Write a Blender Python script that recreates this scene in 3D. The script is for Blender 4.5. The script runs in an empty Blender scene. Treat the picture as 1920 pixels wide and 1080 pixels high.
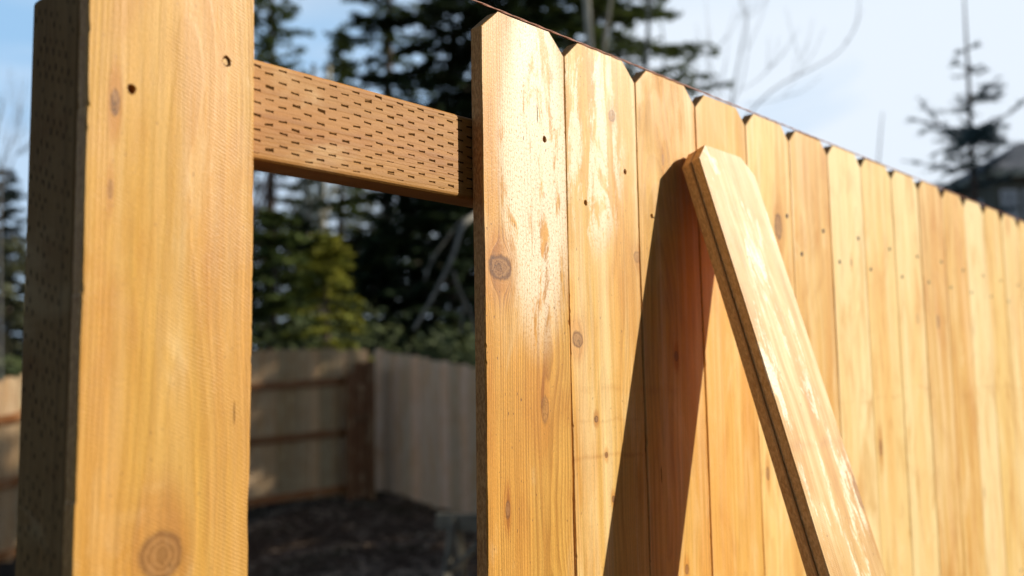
import bpy, bmesh, math, random
from mathutils import Vector, Matrix, Euler

rnd = random.Random(7)
SC = bpy.context.scene
COL = SC.collection

# ------------------------------------------------------------------ camera
CAM = Vector((-0.71817, -0.68653, 1.42643))
YAW, PITCH, ROLL, FPX = 0.83687, 0.09996, -0.01742, 1815.16
F = Vector((math.cos(PITCH)*math.sin(YAW), math.cos(PITCH)*math.cos(YAW), math.sin(PITCH)))
R0 = Vector((math.cos(YAW), -math.sin(YAW), 0))
U0 = R0.cross(F)
R = R0*math.cos(ROLL)+U0*math.sin(ROLL)
U = -R0*math.sin(ROLL)+U0*math.cos(ROLL)
cd = bpy.data.cameras.new('camera')
cam = bpy.data.objects.new('camera', cd)
COL.objects.link(cam)
cam.matrix_world = Matrix(((R.x, U.x, -F.x, CAM.x), (R.y, U.y, -F.y, CAM.y), (R.z, U.z, -F.z, CAM.z), (0, 0, 0, 1)))
cd.sensor_width = 36
cd.lens = FPX/1920*36
cd.clip_start = 0.02
cd.clip_end = 2000
cd.dof.use_dof = True
cd.dof.focus_distance = 1.02
cd.dof.aperture_fstop = 3.4
SC.camera = cam

# ------------------------------------------------------------------ light
SUN = Vector((1.15, -1.0, 0.83)).normalized()
SUN_EL = math.asin(SUN.z)
w = bpy.data.worlds.new('World')
SC.world = w
w.use_nodes = True
nt = w.node_tree
bg = nt.nodes['Background']
sky = nt.nodes.new('ShaderNodeTexSky')
sky.sky_type = 'NISHITA'
sky.sun_disc = False
sky.sun_elevation = SUN_EL
sky.sun_rotation = math.atan2(SUN.x, SUN.y)
sky.air_density = 1.0
sky.dust_density = 0.6
sky.ozone_density = 1.5
tc = nt.nodes.new('ShaderNodeTexCoord')
mp = nt.nodes.new('ShaderNodeMapping')
mp.inputs['Scale'].default_value = (1.0, 1.0, 2.6)
mp.inputs['Location'].default_value = (3.1, 0.4, 0.0)
no = nt.nodes.new('ShaderNodeTexNoise')
no.inputs['Scale'].default_value = 1.7
no.inputs['Detail'].default_value = 6
no.inputs['Roughness'].default_value = 0.5
no.inputs['Distortion'].default_value = 0.35
cr = nt.nodes.new('ShaderNodeMapRange')
cr.interpolation_type = 'SMOOTHSTEP'
cr.inputs['From Min'].default_value = 0.34
cr.inputs['From Max'].default_value = 0.58
cr.inputs['To Min'].default_value = 0.22
cr.inputs['To Max'].default_value = 0.95
mx = nt.nodes.new('ShaderNodeMix')
mx.data_type = 'RGBA'
mx.inputs['B'].default_value = (12.9, 14.2, 15.7, 1)
L = nt.links.new
L(tc.outputs['Generated'], mp.inputs['Vector'])
L(mp.outputs['Vector'], no.inputs['Vector'])
L(no.outputs['Fac'], cr.inputs['Value'])
# thin cloud and haze sit low, the zenith is clear
sx = nt.nodes.new('ShaderNodeSeparateXYZ')
hz = nt.nodes.new('ShaderNodeMapRange')
hz.interpolation_type = 'SMOOTHSTEP'
hz.inputs['From Min'].default_value = 0.34
hz.inputs['From Max'].default_value = 0.50
hz.inputs['To Min'].default_value = 1.0
hz.inputs['To Max'].default_value = 0.0
mu = nt.nodes.new('ShaderNodeMath')
mu.operation = 'MULTIPLY'
L(tc.outputs['Generated'], sx.inputs[0])
L(sx.outputs['Z'], hz.inputs['Value'])
L(hz.outputs['Result'], mu.inputs[0])
# more of it towards the sun's side
dp = nt.nodes.new('ShaderNodeVectorMath')
dp.operation = 'DOT_PRODUCT'
dp.inputs[1].default_value = (SUN.x, SUN.y, 0)
gr = nt.nodes.new('ShaderNodeMapRange')
gr.inputs['From Min'].default_value = -0.25
gr.inputs['From Max'].default_value = 0.45
gr.inputs['To Min'].default_value = -0.55
gr.inputs['To Max'].default_value = 0.35
ad = nt.nodes.new('ShaderNodeMath')
ad.operation = 'ADD'
ad.use_clamp = True
L(tc.outputs['Generated'], dp.inputs[0])
L(dp.outputs['Value'], gr.inputs['Value'])
L(gr.outputs['Result'], ad.inputs[0])
L(cr.outputs['Result'], ad.inputs[1])
L(ad.outputs[0], mu.inputs[1])
L(mu.outputs[0], mx.inputs['Factor'])
lift = nt.nodes.new('ShaderNodeMix')
lift.data_type = 'RGBA'
lift.inputs['B'].default_value = (6.4, 10.8, 16.0, 1)
hh = nt.nodes.new('ShaderNodeMath')
hh.operation = 'MULTIPLY'
hh.inputs[1].default_value = 0.8
L(hz.outputs['Result'], hh.inputs[0])
L(hh.outputs[0], lift.inputs['Factor'])
L(sky.outputs['Color'], lift.inputs['A'])
L(lift.outputs['Result'], mx.inputs['A'])

L(mx.outputs['Result'], bg.inputs['Color'])
bg.inputs['Strength'].default_value = 0.05

sd = bpy.data.lights.new('sun', 'SUN')
sd.energy = 5.0
sd.angle = math.radians(0.5)
sd.color = (1.0, 0.93, 0.82)
so = bpy.data.objects.new('sun', sd)
COL.objects.link(so)
so.rotation_euler = SUN.to_track_quat('Z', 'Y').to_euler()
so.location = (8, -8, 8)
SC.view_settings.view_transform = 'Standard'
SC.view_settings.look = 'None'
SC.view_settings.gamma = 1
SC.view_settings.use_curve_mapping = False
SC.view_settings.exposure = 0.38
SC.cycles.use_denoising = True
SC.cycles.max_bounces = 6


# ------------------------------------------------------------------ helpers
def at(px, py, Z):
    """point seen at photo pixel (px, py) at Z metres along the view axis"""
    return CAM + (F + R*((px-960)/FPX) - U*((py-540)/FPX))*Z


def on_fence(px, py, y=0.0):
    d = F + R*((px-960)/FPX) - U*((py-540)/FPX)
    t = (y-CAM.y)/d.y
    return CAM + d*t


def tag(o, label=None, cat=None, group=None, kind=None):
    if label: o['label'] = label
    if cat: o['category'] = cat
    if group: o['group'] = group
    if kind: o['kind'] = kind
    return o


def empty(name, loc=(0, 0, 0), rz=0):
    o = bpy.data.objects.new(name, None)
    o.empty_display_size = 0.1
    o.location = loc
    o.rotation_euler = (0, 0, rz)
    COL.objects.link(o)
    return o


def mesh_obj(name, verts, faces, mat=None, parent=None, loc=None, smooth=False):
    me = bpy.data.meshes.new(name)
    me.from_pydata(verts, [], faces)
    me.update()
    if smooth:
        me.polygons.foreach_set('use_smooth', [True]*len(me.polygons))
    if mat: me.materials.append(mat)
    return link(name, me, parent, loc)


def link(name, me, parent=None, loc=None, rot=None):
    o = bpy.data.objects.new(name, me)
    COL.objects.link(o)
    if parent: o.parent = parent
    if loc is not None: o.location = loc
    if rot is not None: o.rotation_euler = rot
    return o


def box_data(x0, x1, y0, y1, z0, z1):
    v = [(x, y, z) for x in (x0, x1) for y in (y0, y1) for z in (z0, z1)]
    f = [(0, 1, 3, 2), (4, 6, 7, 5), (0, 4, 5, 1), (2, 3, 7, 6), (0, 2, 6, 4), (1, 5, 7, 3)]
    return v, f


def bevel_box(x0, x1, y0, y1, z0, z1, b=0.003, seg=2):
    bm = bmesh.new()
    v, f = box_data(x0, x1, y0, y1, z0, z1)
    vs = [bm.verts.new(p) for p in v]
    for q in f: bm.faces.new([vs[i] for i in q])
    bmesh.ops.recalc_face_normals(bm, faces=bm.faces)
    bmesh.ops.bevel(bm, geom=list(bm.edges), offset=b, segments=seg, affect='EDGES', profile=0.5)
    me = bpy.data.meshes.new('box')
    bm.to_mesh(me)
    bm.free()
    return me


def tube(pts, radii, n=6, V=None, Fc=None, cap=True):
    """append a tapered tube along pts to V, Fc"""
    V = [] if V is None else V
    Fc = [] if Fc is None else Fc
    base = len(V)
    pts = [Vector(p) for p in pts]
    for i, p in enumerate(pts):
        d = (pts[min(i+1, len(pts)-1)]-pts[max(i-1, 0)]).normalized()
        a = d.cross(Vector((0, 0, 1)) if abs(d.z) < 0.9 else Vector((1, 0, 0))).normalized()
        b = d.cross(a)
        r = radii[i] if isinstance(radii, (list, tuple)) else radii
        for k in range(n):
            t = 2*math.pi*k/n
            V.append(tuple(p+a*(r*math.cos(t))+b*(r*math.sin(t))))
    for i in range(len(pts)-1):
        for k in range(n):
            k2 = (k+1) % n
            Fc.append((base+i*n+k, base+i*n+k2, base+(i+1)*n+k2, base+(i+1)*n+k))
    if cap:
        Fc.append(tuple(base+k for k in range(n))[::-1])
        Fc.append(tuple(base+(len(pts)-1)*n+k for k in range(n)))
    return V, Fc


# ------------------------------------------------------------------ node sugar
class N:
    def __init__(s, name):
        s.mat = bpy.data.materials.new(name)
        s.mat.use_nodes = True
        s.t = s.mat.node_tree
        s.bsdf = s.t.nodes['Principled BSDF']
        s.tc = s.t.nodes.new('ShaderNodeTexCoord')

    def put(s, sock, v):
        if isinstance(v, bpy.types.NodeSocket): s.t.links.new(v, sock)
        elif v is not None: sock.default_value = v

    def m(s, op, a, b=None, c=None, clamp=False):
        n = s.t.nodes.new('ShaderNodeMath')
        n.operation = op
        n.use_clamp = clamp
        s.put(n.inputs[0], a)
        s.put(n.inputs[1], b)
        s.put(n.inputs[2], c)
        return n.outputs[0]

    def add(s, a, b): return s.m('ADD', a, b)
    def sub(s, a, b): return s.m('SUBTRACT', a, b)
    def mul(s, a, b): return s.m('MULTIPLY', a, b)

    def xyz(s, x, y, z):
        n = s.t.nodes.new('ShaderNodeCombineXYZ')
        for i, v in enumerate((x, y, z)): s.put(n.inputs[i], v)
        return n.outputs[0]

    def sep(s, v):
        n = s.t.nodes.new('ShaderNodeSeparateXYZ')
        s.put(n.inputs[0], v)
        return n.outputs

    def noise(s, vec, scale=1, detail=2, rough=0.5, dist=0.0):
        n = s.t.nodes.new('ShaderNodeTexNoise')
        s.put(n.inputs['Vector'], vec)
        n.inputs['Scale'].default_value = scale
        n.inputs['Detail'].default_value = detail
        n.inputs['Roughness'].default_value = rough
        n.inputs['Distortion'].default_value = dist
        return n.outputs['Fac']

    def step(s, v, a, b, lo=0.0, hi=1.0):
        n = s.t.nodes.new('ShaderNodeMapRange')
        n.interpolation_type = 'SMOOTHSTEP'
        s.put(n.inputs['Value'], v)
        n.inputs['From Min'].default_value = a
        n.inputs['From Max'].default_value = b
        n.inputs['To Min'].default_value = lo
        n.inputs['To Max'].default_value = hi
        return n.outputs[0]

    def mix(s, f, a, b, mode='MIX'):
        n = s.t.nodes.new('ShaderNodeMix')
        n.data_type = 'RGBA'
        n.blend_type = mode
        s.put(n.inputs['Factor'], f)
        for k, v in (('A', a), ('B', b)):
            if not isinstance(v, bpy.types.NodeSocket): v = (*v, 1)
            s.put(n.inputs[k], v)
        return n.outputs['Result']

    def bump(s, h, strength, dist):
        n = s.t.nodes.new('ShaderNodeBump')
        n.inputs['Strength'].default_value = strength
        n.inputs['Distance'].default_value = dist
        s.put(n.inputs['Height'], h)
        s.t.links.new(n.outputs[0], s.bsdf.inputs['Normal'])


PALE = (0.92, 0.72, 0.40)
def wood(name, light=(0.72, 0.40, 0.155), late=(0.46, 0.20, 0.055), seed=0.0, spacing=0.0045, contrast=0.5,
         pith=(0.07, 0.05), tilt=0.02, knots=(), pale=0.0, pale_win=None, saw=0.0, saw_angle=0.6, specks=0.3, along='z', incise=None,
         shared=False, rough=0.46, stains=(), cracks=(), grey=0.0, fine=0.5, wave=0.004, spec=0.3, ragged=1.9, rimk=0.75, dirt=0.25, streak=0.0, patch=0.5, side=((0.56, 0.30, 0.105), (0.34, 0.16, 0.052))):
    """sawn softwood: growth rings cut lengthwise, bent round knots; all sizes in metres of the board itself"""
    g = N(name)
    o = g.sep(g.tc.outputs['Object'])
    x, y, z = (o[0], o[1], o[2]) if along == 'z' else (o[2], o[1], o[0])
    rv = None
    if shared:
        oi = g.t.nodes.new('ShaderNodeObjectInfo')
        rv = oi.outputs['Random']
        sy = g.m('MULTIPLY_ADD', rv, 37.0, seed)
    else:
        sy = seed
    ys = g.add(y, sy)
    # slow wander of the grain
    wn = g.noise(g.xyz(g.mul(x, 6.0), ys, g.mul(z, 2.2)), 1, 2)
    wn2 = g.noise(g.xyz(g.mul(x, 22.0), g.mul(ys, 1.3), g.mul(z, 7.0)), 1, 2)
    xx = g.add(x, g.mul(g.sub(wn, 0.5), wave*8))
    xx = g.add(xx, g.mul(g.sub(wn2, 0.5), wave*1.5))
    kmask = rim = halo = kring = None
    if knots:
        kn = g.noise(g.xyz(g.mul(x, 95), ys, g.mul(z, 70)), 1, 4, 0.65)
        kn = g.sub(kn, 0.5)
    for (kx, kz, rx, rz, st) in knots:
        dx = g.sub(x, kx)
        dz = g.sub(z, kz)
        r2 = g.add(g.m('POWER', g.m('ABSOLUTE', g.mul(dx, 1/rx)), 2.0), g.m('POWER', g.m('ABSOLUTE', g.mul(dz, 1/rz)), 2.0))
        wide = g.add(g.m('POWER', g.m('ABSOLUTE', g.mul(dx, 1/rx)), 2.0), g.m('POWER', g.m('ABSOLUTE', g.mul(dz, 1/(rz*1.9))), 2.0))
        f = g.m('DIVIDE', -0.92, g.m('MAXIMUM', wide, 1.0))
        xx = g.m('MULTIPLY_ADD', dx, f, xx)
        rho = g.m('SQRT', g.m('MAXIMUM', g.m('MULTIPLY_ADD', kn, ragged, r2), 0.0))
        a = g.mul(g.step(rho, 1.12, 0.9), st)
        b = g.mul(g.m('SUBTRACT', 1.0, g.m('MINIMUM', g.mul(g.m('ABSOLUTE', g.sub(rho, 1.0)), 4.5), 1.0)), st)
        h = g.mul(g.step(g.m('SQRT', wide), 2.3, 0.9), st)
        rg = g.mul(rho, 3.2)
        kmask = a if kmask is None else g.m('MAXIMUM', kmask, a)
        rim = b if rim is None else g.m('MAXIMUM', rim, b)
        halo = h if halo is None else g.m('MAXIMUM', halo, h)
        kring = rg if kring is None else g.m('MINIMUM', kring, rg)
    px, py = pith
    ddx = g.sub(xx, px)
    ddy = g.m('MULTIPLY_ADD', z, tilt, g.add(g.mul(wn, 0.03), py))
    ddy = g.add(ddy, y)
    Rr = g.m('SQRT', g.add(g.mul(ddx, ddx), g.mul(ddy, ddy)))
    dens_ = g.noise(g.xyz(g.mul(Rr, 38.0), sy, 0.3), 1, 2)
    rn = g.add(g.mul(wn2, 1.1), g.m('MULTIPLY_ADD', dens_, 6.0, g.mul(Rr, 1/spacing)))
    fr = g.m('FRACT', rn)
    late_m = g.mul(g.step(fr, 0.15, 0.9), g.step(fr, 1.0, 0.90))
    late_m = g.mul(late_m, g.step(g.noise(g.xyz(g.mul(Rr, 90.0), sy, g.mul(z, 1.1)), 1, 3), 0.30, 0.62, 0.25, 1.0))
    fib = g.noise(g.xyz(g.mul(x, 900), g.mul(ys, 900), g.mul(z, 16)), 1, 3, 0.6)
    fib2 = g.noise(g.xyz(g.mul(x, 260), g.mul(ys, 260), g.mul(z, 5)), 1, 2)
    broad = g.noise(g.xyz(g.mul(xx, 16), g.mul(ys, 3), g.mul(z, 1.7)), 1, 3)
    blot = g.noise(g.xyz(g.mul(x, 30), g.mul(ys, 9), g.mul(z, 14)), 1, 4, 0.6)
    grit = g.noise(g.xyz(g.mul(x, 520), g.mul(ys, 500), g.mul(z, 300)), 1, 2, 0.7)
    col = g.mix(g.mul(late_m, contrast if not knots else g.m('MULTIPLY_ADD', halo, contrast*0.9, contrast, clamp=True)), light, late)
    # slow shifts between straw and orange
    col = g.mix(g.step(broad, 0.35, 0.7), col, g.mix(1.0, col, (1.0, 0.87, 0.70), 'MULTIPLY'))
    col = g.mix(g.mul(g.step(blot, 0.5, 0.78), dirt), col, g.mix(1.0, col, (0.72, 0.52, 0.40), 'MULTIPLY'))
    if streak > 0:
        sn = g.noise(g.xyz(g.mul(xx, 55), g.mul(ys, 5), g.mul(z, 1.6)), 1, 4, 0.6)
        col = g.mix(g.mul(g.step(sn, 0.46, 0.68), streak), col, PALE)
        col = g.mix(g.mul(g.step(sn, 0.46, 0.30), streak*0.6), col, g.mix(1.0, col, (0.84, 0.68, 0.5), 'MULTIPLY'))
    pt = g.noise(g.xyz(g.mul(xx, 17), g.mul(ys, 3), g.mul(z, 5.5)), 1, 4, 0.62, 0.6)
    col = g.mix(g.mul(g.step(pt, 0.48, 0.70), patch), col, g.mix(1.0, col, (0.80, 0.64, 0.44), 'MULTIPLY'))
    col = g.mix(g.mul(g.step(pt, 0.46, 0.28), patch*0.6), col, PALE)
    v = g.m('MULTIPLY_ADD', g.sub(fib, 0.5), 0.55*fine, 1.0)
    v = g.m('MULTIPLY_ADD', g.sub(fib2, 0.5), 0.55*fine, v)
    v = g.m('MULTIPLY_ADD', g.sub(grit, 0.5), 0.4*fine, v)
    col = g.mix(1.0, col, g.xyz(v, v, v), 'MULTIPLY')
    if pale > 0:
        pn = g.noise(g.xyz(g.mul(x, 34), g.mul(ys, 5), g.mul(z, 7)), 1, 6, 0.75, 0.4)
        pm = g.step(pn, 0.56-0.15*pale, 0.63-0.13*pale)
        pm = g.mul(pm, g.step(grit, 0.25, 0.55))
        if pale_win:
            (cx, cz, wx, wz) = pale_win
            q = g.add(g.m('POWER', g.m('ABSOLUTE', g.mul(g.sub(x, cx), 1/wx)), 2.0), g.m('POWER', g.m('ABSOLUTE', g.mul(g.sub(z, cz), 1/wz)), 2.0))
            pm = g.mul(pm, g.step(q, 1.5, 0.4))
        col = g.mix(g.mul(pm, 0.85), col, (0.95, 0.84, 0.62))
    sp = g.noise(g.xyz(g.mul(x, 330), g.mul(ys, 330), g.mul(z, 140)), 1, 1)
    spm = g.mul(g.step(sp, 0.70, 0.77), specks)
    col = g.mix(spm, col, (0.20, 0.085, 0.03))
    for (sz, sw, st) in stains:
        q = g.m('MULTIPLY_ADD', g.sub(wn2, 0.5), 0.02, g.sub(z, sz))
        b = g.m('SUBTRACT', 1.0, g.m('MINIMUM', g.mul(g.m('ABSOLUTE', q), 1/sw), 1.0))
        col = g.mix(g.mul(g.mul(b, st), g.mul(g.step(blot, 0.35, 0.6), 0.7)), col, g.mix(1.0, col, (0.70, 0.52, 0.36), 'MULTIPLY'))
    if knots:
        kr = g.m('FRACT', kring)
        kc = g.mix(g.step(kr, 0.2, 0.9), (0.34, 0.165, 0.06), (0.17, 0.07, 0.024))
        kc = g.mix(g.step(kring, 1.5, 0.2, 0.0, 0.6), kc, (0.13, 0.055, 0.02))
        kc = g.mix(g.step(kn, -0.02, 0.16, 0.0, 0.6), kc, (0.40, 0.22, 0.095))
        kc = g.mix(g.step(g.m('ABSOLUTE', g.sub(blot, 0.5)), 0.012, 0.004), kc, (0.05, 0.02, 0.01))
        col = g.mix(g.mul(halo, 0.75), col, g.mix(1.0, col, (0.80, 0.58, 0.38), 'MULTIPLY'))
        col = g.mix(g.mul(kmask, 0.85), col, kc)
        col = g.mix(g.mul(rim, rimk), col, (0.11, 0.042, 0.014))
    hgt = g.add(g.mul(fib, 0.5), g.mul(grit, 0.7))
    hgt = g.m('MULTIPLY_ADD', late_m, 0.35, hgt)
    if saw > 0:
        sw_ = g.m('SINE', g.mul(g.m('MULTIPLY_ADD', x, saw_angle, g.add(z, g.mul(wn2, 0.016))), 2*math.pi/0.0031))
        sw2 = g.mul(sw_, g.step(blot, 0.35, 0.6))
        if knots: sw2 = g.mul(sw2, g.sub(1.0, kmask))
        hgt = g.m('MULTIPLY_ADD', sw2, saw*0.5, hgt)
        sv = g.m('MULTIPLY_ADD', sw2, saw*0.02, 1.0)
        col = g.mix(1.0, col, g.xyz(sv, sv, sv), 'MULTIPLY')
    ck = None
    for (cx, cz, cw, ch) in cracks:
        q = g.add(g.m('POWER', g.m('ABSOLUTE', g.mul(g.add(g.sub(x, cx), g.mul(g.sub(wn2, 0.5), 0.004)), 1/cw)), 2.0),
                  g.m('POWER', g.m('ABSOLUTE', g.mul(g.sub(z, cz), 1/ch)), 2.0))
        q = g.step(q, 1.1, 0.6)
        ck = q if ck is None else g.m('MAXIMUM', ck, q)
    if incise:
        # rows of short slits pressed into treated timber, every other row shifted by half a step
        (pz, px_, ln, th, lo, hi, diag) = incise
        u = g.mul(g.m('MULTIPLY_ADD', x, diag, z), 1/pz)
        ci = g.m('FLOOR', u)
        cf = g.sub(g.m('FRACT', u), 0.5)
        par = g.mul(g.m('FRACT', g.mul(ci, 0.5)), 1.0)
        tear = g.noise(g.xyz(g.mul(x, 1400), g.mul(y, 500), g.mul(z, 420)), 1, 2)
        jit = g.noise(g.xyz(g.mul(ci, 1.7), 3.3, g.m('FLOOR', g.mul(x, 1/px_))), 1, 0)
        r_ = g.add(g.mul(x, 1/px_), g.add(par, g.mul(g.sub(jit, 0.5), 0.25)))
        rf = g.sub(g.m('FRACT', r_), 0.5)
        cell = g.noise(g.xyz(g.mul(ci, 3.7), g.mul(g.m('FLOOR', r_), 5.3), 0.5), 1, 0)
        cf = g.add(cf, g.mul(g.sub(g.m('FRACT', g.mul(cell, 37.0)), 0.5), 0.16))
        a = g.mul(g.m('ABSOLUTE', cf), pz)
        tw = g.m('MULTIPLY_ADD', g.step(cell, 0.66, 0.76), th*0.9, th)
        tw = g.m('MULTIPLY_ADD', g.step(cf, 0.08, 0.3), th*0.5, tw)
        tw = g.m('MULTIPLY_ADD', g.sub(tear, 0.5), th*1.3, tw)
        rf = g.add(rf, g.add(g.mul(g.sub(g.m('FRACT', g.mul(cell, 91.0)), 0.5), 0.14), g.mul(cf, g.mul(g.sub(cell, 0.45), 0.5))))
        b = g.mul(g.m('ABSOLUTE', rf), px_)
        ma = g.step(g.sub(a, ln), 0.0003, -0.0003)
        mb = g.step(g.sub(b, tw), 0.00025, -0.00025)
        win = g.mul(g.m('GREATER_THAN', x, lo), g.m('LESS_THAN', x, hi))
        q = g.mul(g.mul(ma, mb), win)
        ck = q if ck is None else g.m('MAXIMUM', ck, q)
    if ck is not None:
        col = g.mix(g.mul(ck, 0.92), col, (0.035, 0.015, 0.006))
        hgt = g.m('MULTIPLY_ADD', ck, -4.0, hgt)
    if along == 'z' and not shared:
        # rough-sawn edges: furry, browner than the face unless bounced light is painted in
        sd = g.step(y, 0.0012, 0.0025)
        fz = g.noise(g.xyz(g.mul(x, 300), g.mul(ys, 420), g.mul(z, 160)), 1, 3, 0.7)
        col = g.mix(sd, col, g.mix(g.step(fz, 0.35, 0.65), side[0], side[1]))
        hgt = g.add(hgt, g.mul(g.mul(sd, fz), 2.5))
    if grey > 0:
        col = g.mix(grey, col, (0.42, 0.37, 0.31))
    if shared:
        t = g.m('MULTIPLY_ADD', rv, 0.5, 0.72)
        col = g.mix(1.0, col, g.xyz(t, g.m('MULTIPLY_ADD', rv, 0.42, 0.75), t), 'MULTIPLY')
    g.t.links.new(col, g.bsdf.inputs['Base Color'])
    g.bsdf.inputs['Roughness'].default_value = rough
    sp_ = g.m('MULTIPLY', spec, g.step(broad, 0.25, 0.6, 0.6, 1.3))
    if along == 'z' and not shared: sp_ = g.mul(sp_, g.step(y, 0.0022, 0.0012, 0.12, 1.0))
    if ck is not None: sp_ = g.mul(sp_, g.sub(1.0, ck))
    g.t.links.new(sp_, g.bsdf.inputs['Specular IOR Level'])
    g.bump(hgt, 0.55, 0.0007)
    return g.mat


def plain(name, col, rough=0.7, metal=0.0, var=0.25, scale=20, col2=None, bump=0.0, bscale=60):
    g = N(name)
    n = g.noise(g.tc.outputs['Object'], scale, 4, 0.6)
    c2 = col2 or tuple(c*(1-var) for c in col)
    c = g.mix(g.step(n, 0.35, 0.65), col, c2)
    g.t.links.new(c, g.bsdf.inputs['Base Color'])
    g.bsdf.inputs['Roughness'].default_value = rough
    g.bsdf.inputs['Metallic'].default_value = metal
    if bump:
        g.bump(g.noise(g.tc.outputs['Object'], bscale, 3, 0.6), 0.6, bump)
    return g.mat


def board_mesh(wd, t, h, ear=0.026, drop=0.023, fine_from=0.85, seed=1, rough=0.0006, chips=(), holes=(), step=0.003, bev=0.0009):
    """sawn fence picket with clipped corners, uneven arrises and drilled nail holes"""
    r = random.Random(seed)
    zs = []
    z = 0.0
    while z < h-drop-0.002:
        zs.append(z)
        z += 0.06 if z < fine_from else step
    zs.append(h-drop)
    if ear > 0:
        for k in range(1, 6): zs.append(h-drop+drop*k/5)
    else:
        zs.append(h)
    c = bev
    jl = jr = 0.0
    ph = [r.uniform(0, 6) for _ in range(6)]
    V, Fc = [], []
    for i, z in enumerate(zs):
        jl = jl*0.6+r.gauss(0, rough*0.07)+(rough*r.uniform(0.8, 1.8) if r.random() < 0.02 else 0)
        jr = jr*0.6+r.gauss(0, rough*0.07)-(rough*r.uniform(0.8, 1.8) if r.random() < 0.02 else 0)
        bow = 0.0012*math.sin(z*3.1+ph[0])+0.0006*math.sin(z*11+ph[1])
        e = ear*max(0.0, (z-(h-drop))/drop) if ear > 0 else 0
        k = (wd-2*e)/wd
        cl = c*(0.9+0.25*math.sin(z*47+ph[2])+0.2*r.random()+(1.3*r.random() if r.random() < 0.025 else 0))
        cr_ = c*(0.9+0.25*math.sin(z*53+ph[3])+0.2*r.random()+(1.3*r.random() if r.random() < 0.025 else 0))
        for (cz, ch, side, dep) in chips:
            if abs(z-cz) < ch:
                q = dep*(1-((z-cz)/ch)**2)
                if side < 0: jl = max(jl, q)
                else: jr = min(jr, -q)
        prof = [(0+jl, cl), (cl+jl, 0), (wd*0.2, 0), (wd*0.5, 0.0), (wd*0.8, 0), (wd-cr_+jr, 0), (wd+jr, cr_),
                (wd+jr*0.6, t*0.5), (wd+jr, t-0.0006), (wd-0.0006, t), (0.0006, t), (jl, t-0.0006), (jl*0.6, t*0.5)]
        tz = z
        for (px, py) in prof:
            V.append((e+px*k+bow, py+0.0, tz+(r.gauss(0, 0.0004) if i == len(zs)-1 else 0)))
    n = 13
    for i in range(len(zs)-1):
        for k in range(n):
            k2 = (k+1) % n
            Fc.append((i*n+k, i*n+k2, (i+1)*n+k2, (i+1)*n+k))
    Fc.append(tuple(range(n))[::-1])
    Fc.append(tuple((len(zs)-1)*n+k for k in range(n)))
    me = bpy.data.meshes.new('board')
    me.from_pydata(V, [], Fc)
    me.update()
    if holes:
        a = bpy.data.objects.new('tmp_a', me)
        COL.objects.link(a)
        HV, HF = [], []
        for (hx, hz, hr, hd) in holes:
            nseg = 14
            b0 = len(HV)
            for yy in (-0.01, hd):
                for q in range(nseg):
                    an = 2*math.pi*q/nseg
                    rr = hr*(1+0.05*math.sin(3*an+hx*900)+0.04*math.sin(5*an+hz*700))
                    HV.append((hx+rr*math.cos(an), yy, hz+rr*1.15*math.sin(an)))
            for q in range(nseg):
                q2 = (q+1) % nseg
                HF.append((b0+q, b0+q2, b0+nseg+q2, b0+nseg+q))
            HF.append(tuple(b0+q for q in range(nseg))[::-1])
            HF.append(tuple(b0+nseg+q for q in range(nseg)))
        mb = bpy.data.meshes.new('tmp_b')
        mb.from_pydata(HV, [], HF)
        bmx = bmesh.new()
        bmx.from_mesh(mb)
        bmesh.ops.recalc_face_normals(bmx, faces=bmx.faces)
        bmx.to_mesh(mb)
        bmx.free()
        bmx = bmesh.new()
        bmx.from_mesh(me)
        bmesh.ops.recalc_face_normals(bmx, faces=bmx.faces)
        bmx.to_mesh(me)
        bmx.free()
        b = bpy.data.objects.new('tmp_b', mb)
        COL.objects.link(b)
        md = a.modifiers.new('b', 'BOOLEAN')
        md.operation = 'DIFFERENCE'
        md.solver = 'EXACT'
        md.object = b
        dg = bpy.context.evaluated_depsgraph_get()
        me2 = bpy.data.meshes.new_from_object(a.evaluated_get(dg))
        bpy.data.objects.remove(a)
        bpy.data.objects.remove(b)
        me = me2
    bmx = bmesh.new()
    bmx.from_mesh(me)
    bmesh.ops.recalc_face_normals(bmx, faces=bmx.faces)
    bmx.to_mesh(me)
    bmx.free()
    return me


# ------------------------------------------------------------------ ground
corner = at(702, 922, 12.5)
rwing_end = at(890, 972, 11.8)
lwing_near = at(20, 1138, 9.6)
CTRL = [(corner.x, corner.y, corner.z), (rwing_end.x, rwing_end.y, rwing_end.z), (lwing_near.x, lwing_near.y, lwing_near.z)]
rdir = (rwing_end-corner)
rfar = corner+rdir*2.4
CTRL.append((rfar.x, rfar.y, rfar.z))
for (cx, cy) in ((-3, 0), (0, 0), (3, 0), (6, 0), (10, 0), (0, -4), (8, -5), (-5, -4), (16, 2), (-4, 3)): CTRL.append((cx, cy, 0.0))


def gh(x, y):
    sw = sz = 0
    for (cx, cy, cz) in CTRL:
        ww = 1/((x-cx)**2+(y-cy)**2+0.15)**1.5
        sw += ww
        sz += ww*cz
    return sz/sw


def gnoise(x, y):
    return 0.03*math.sin(x*2.3+1.3*math.sin(y*1.7))*math.cos(y*2.9+x)+0.012*math.sin(x*9.1+y*3)*math.sin(y*8.3-x*2)


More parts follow.
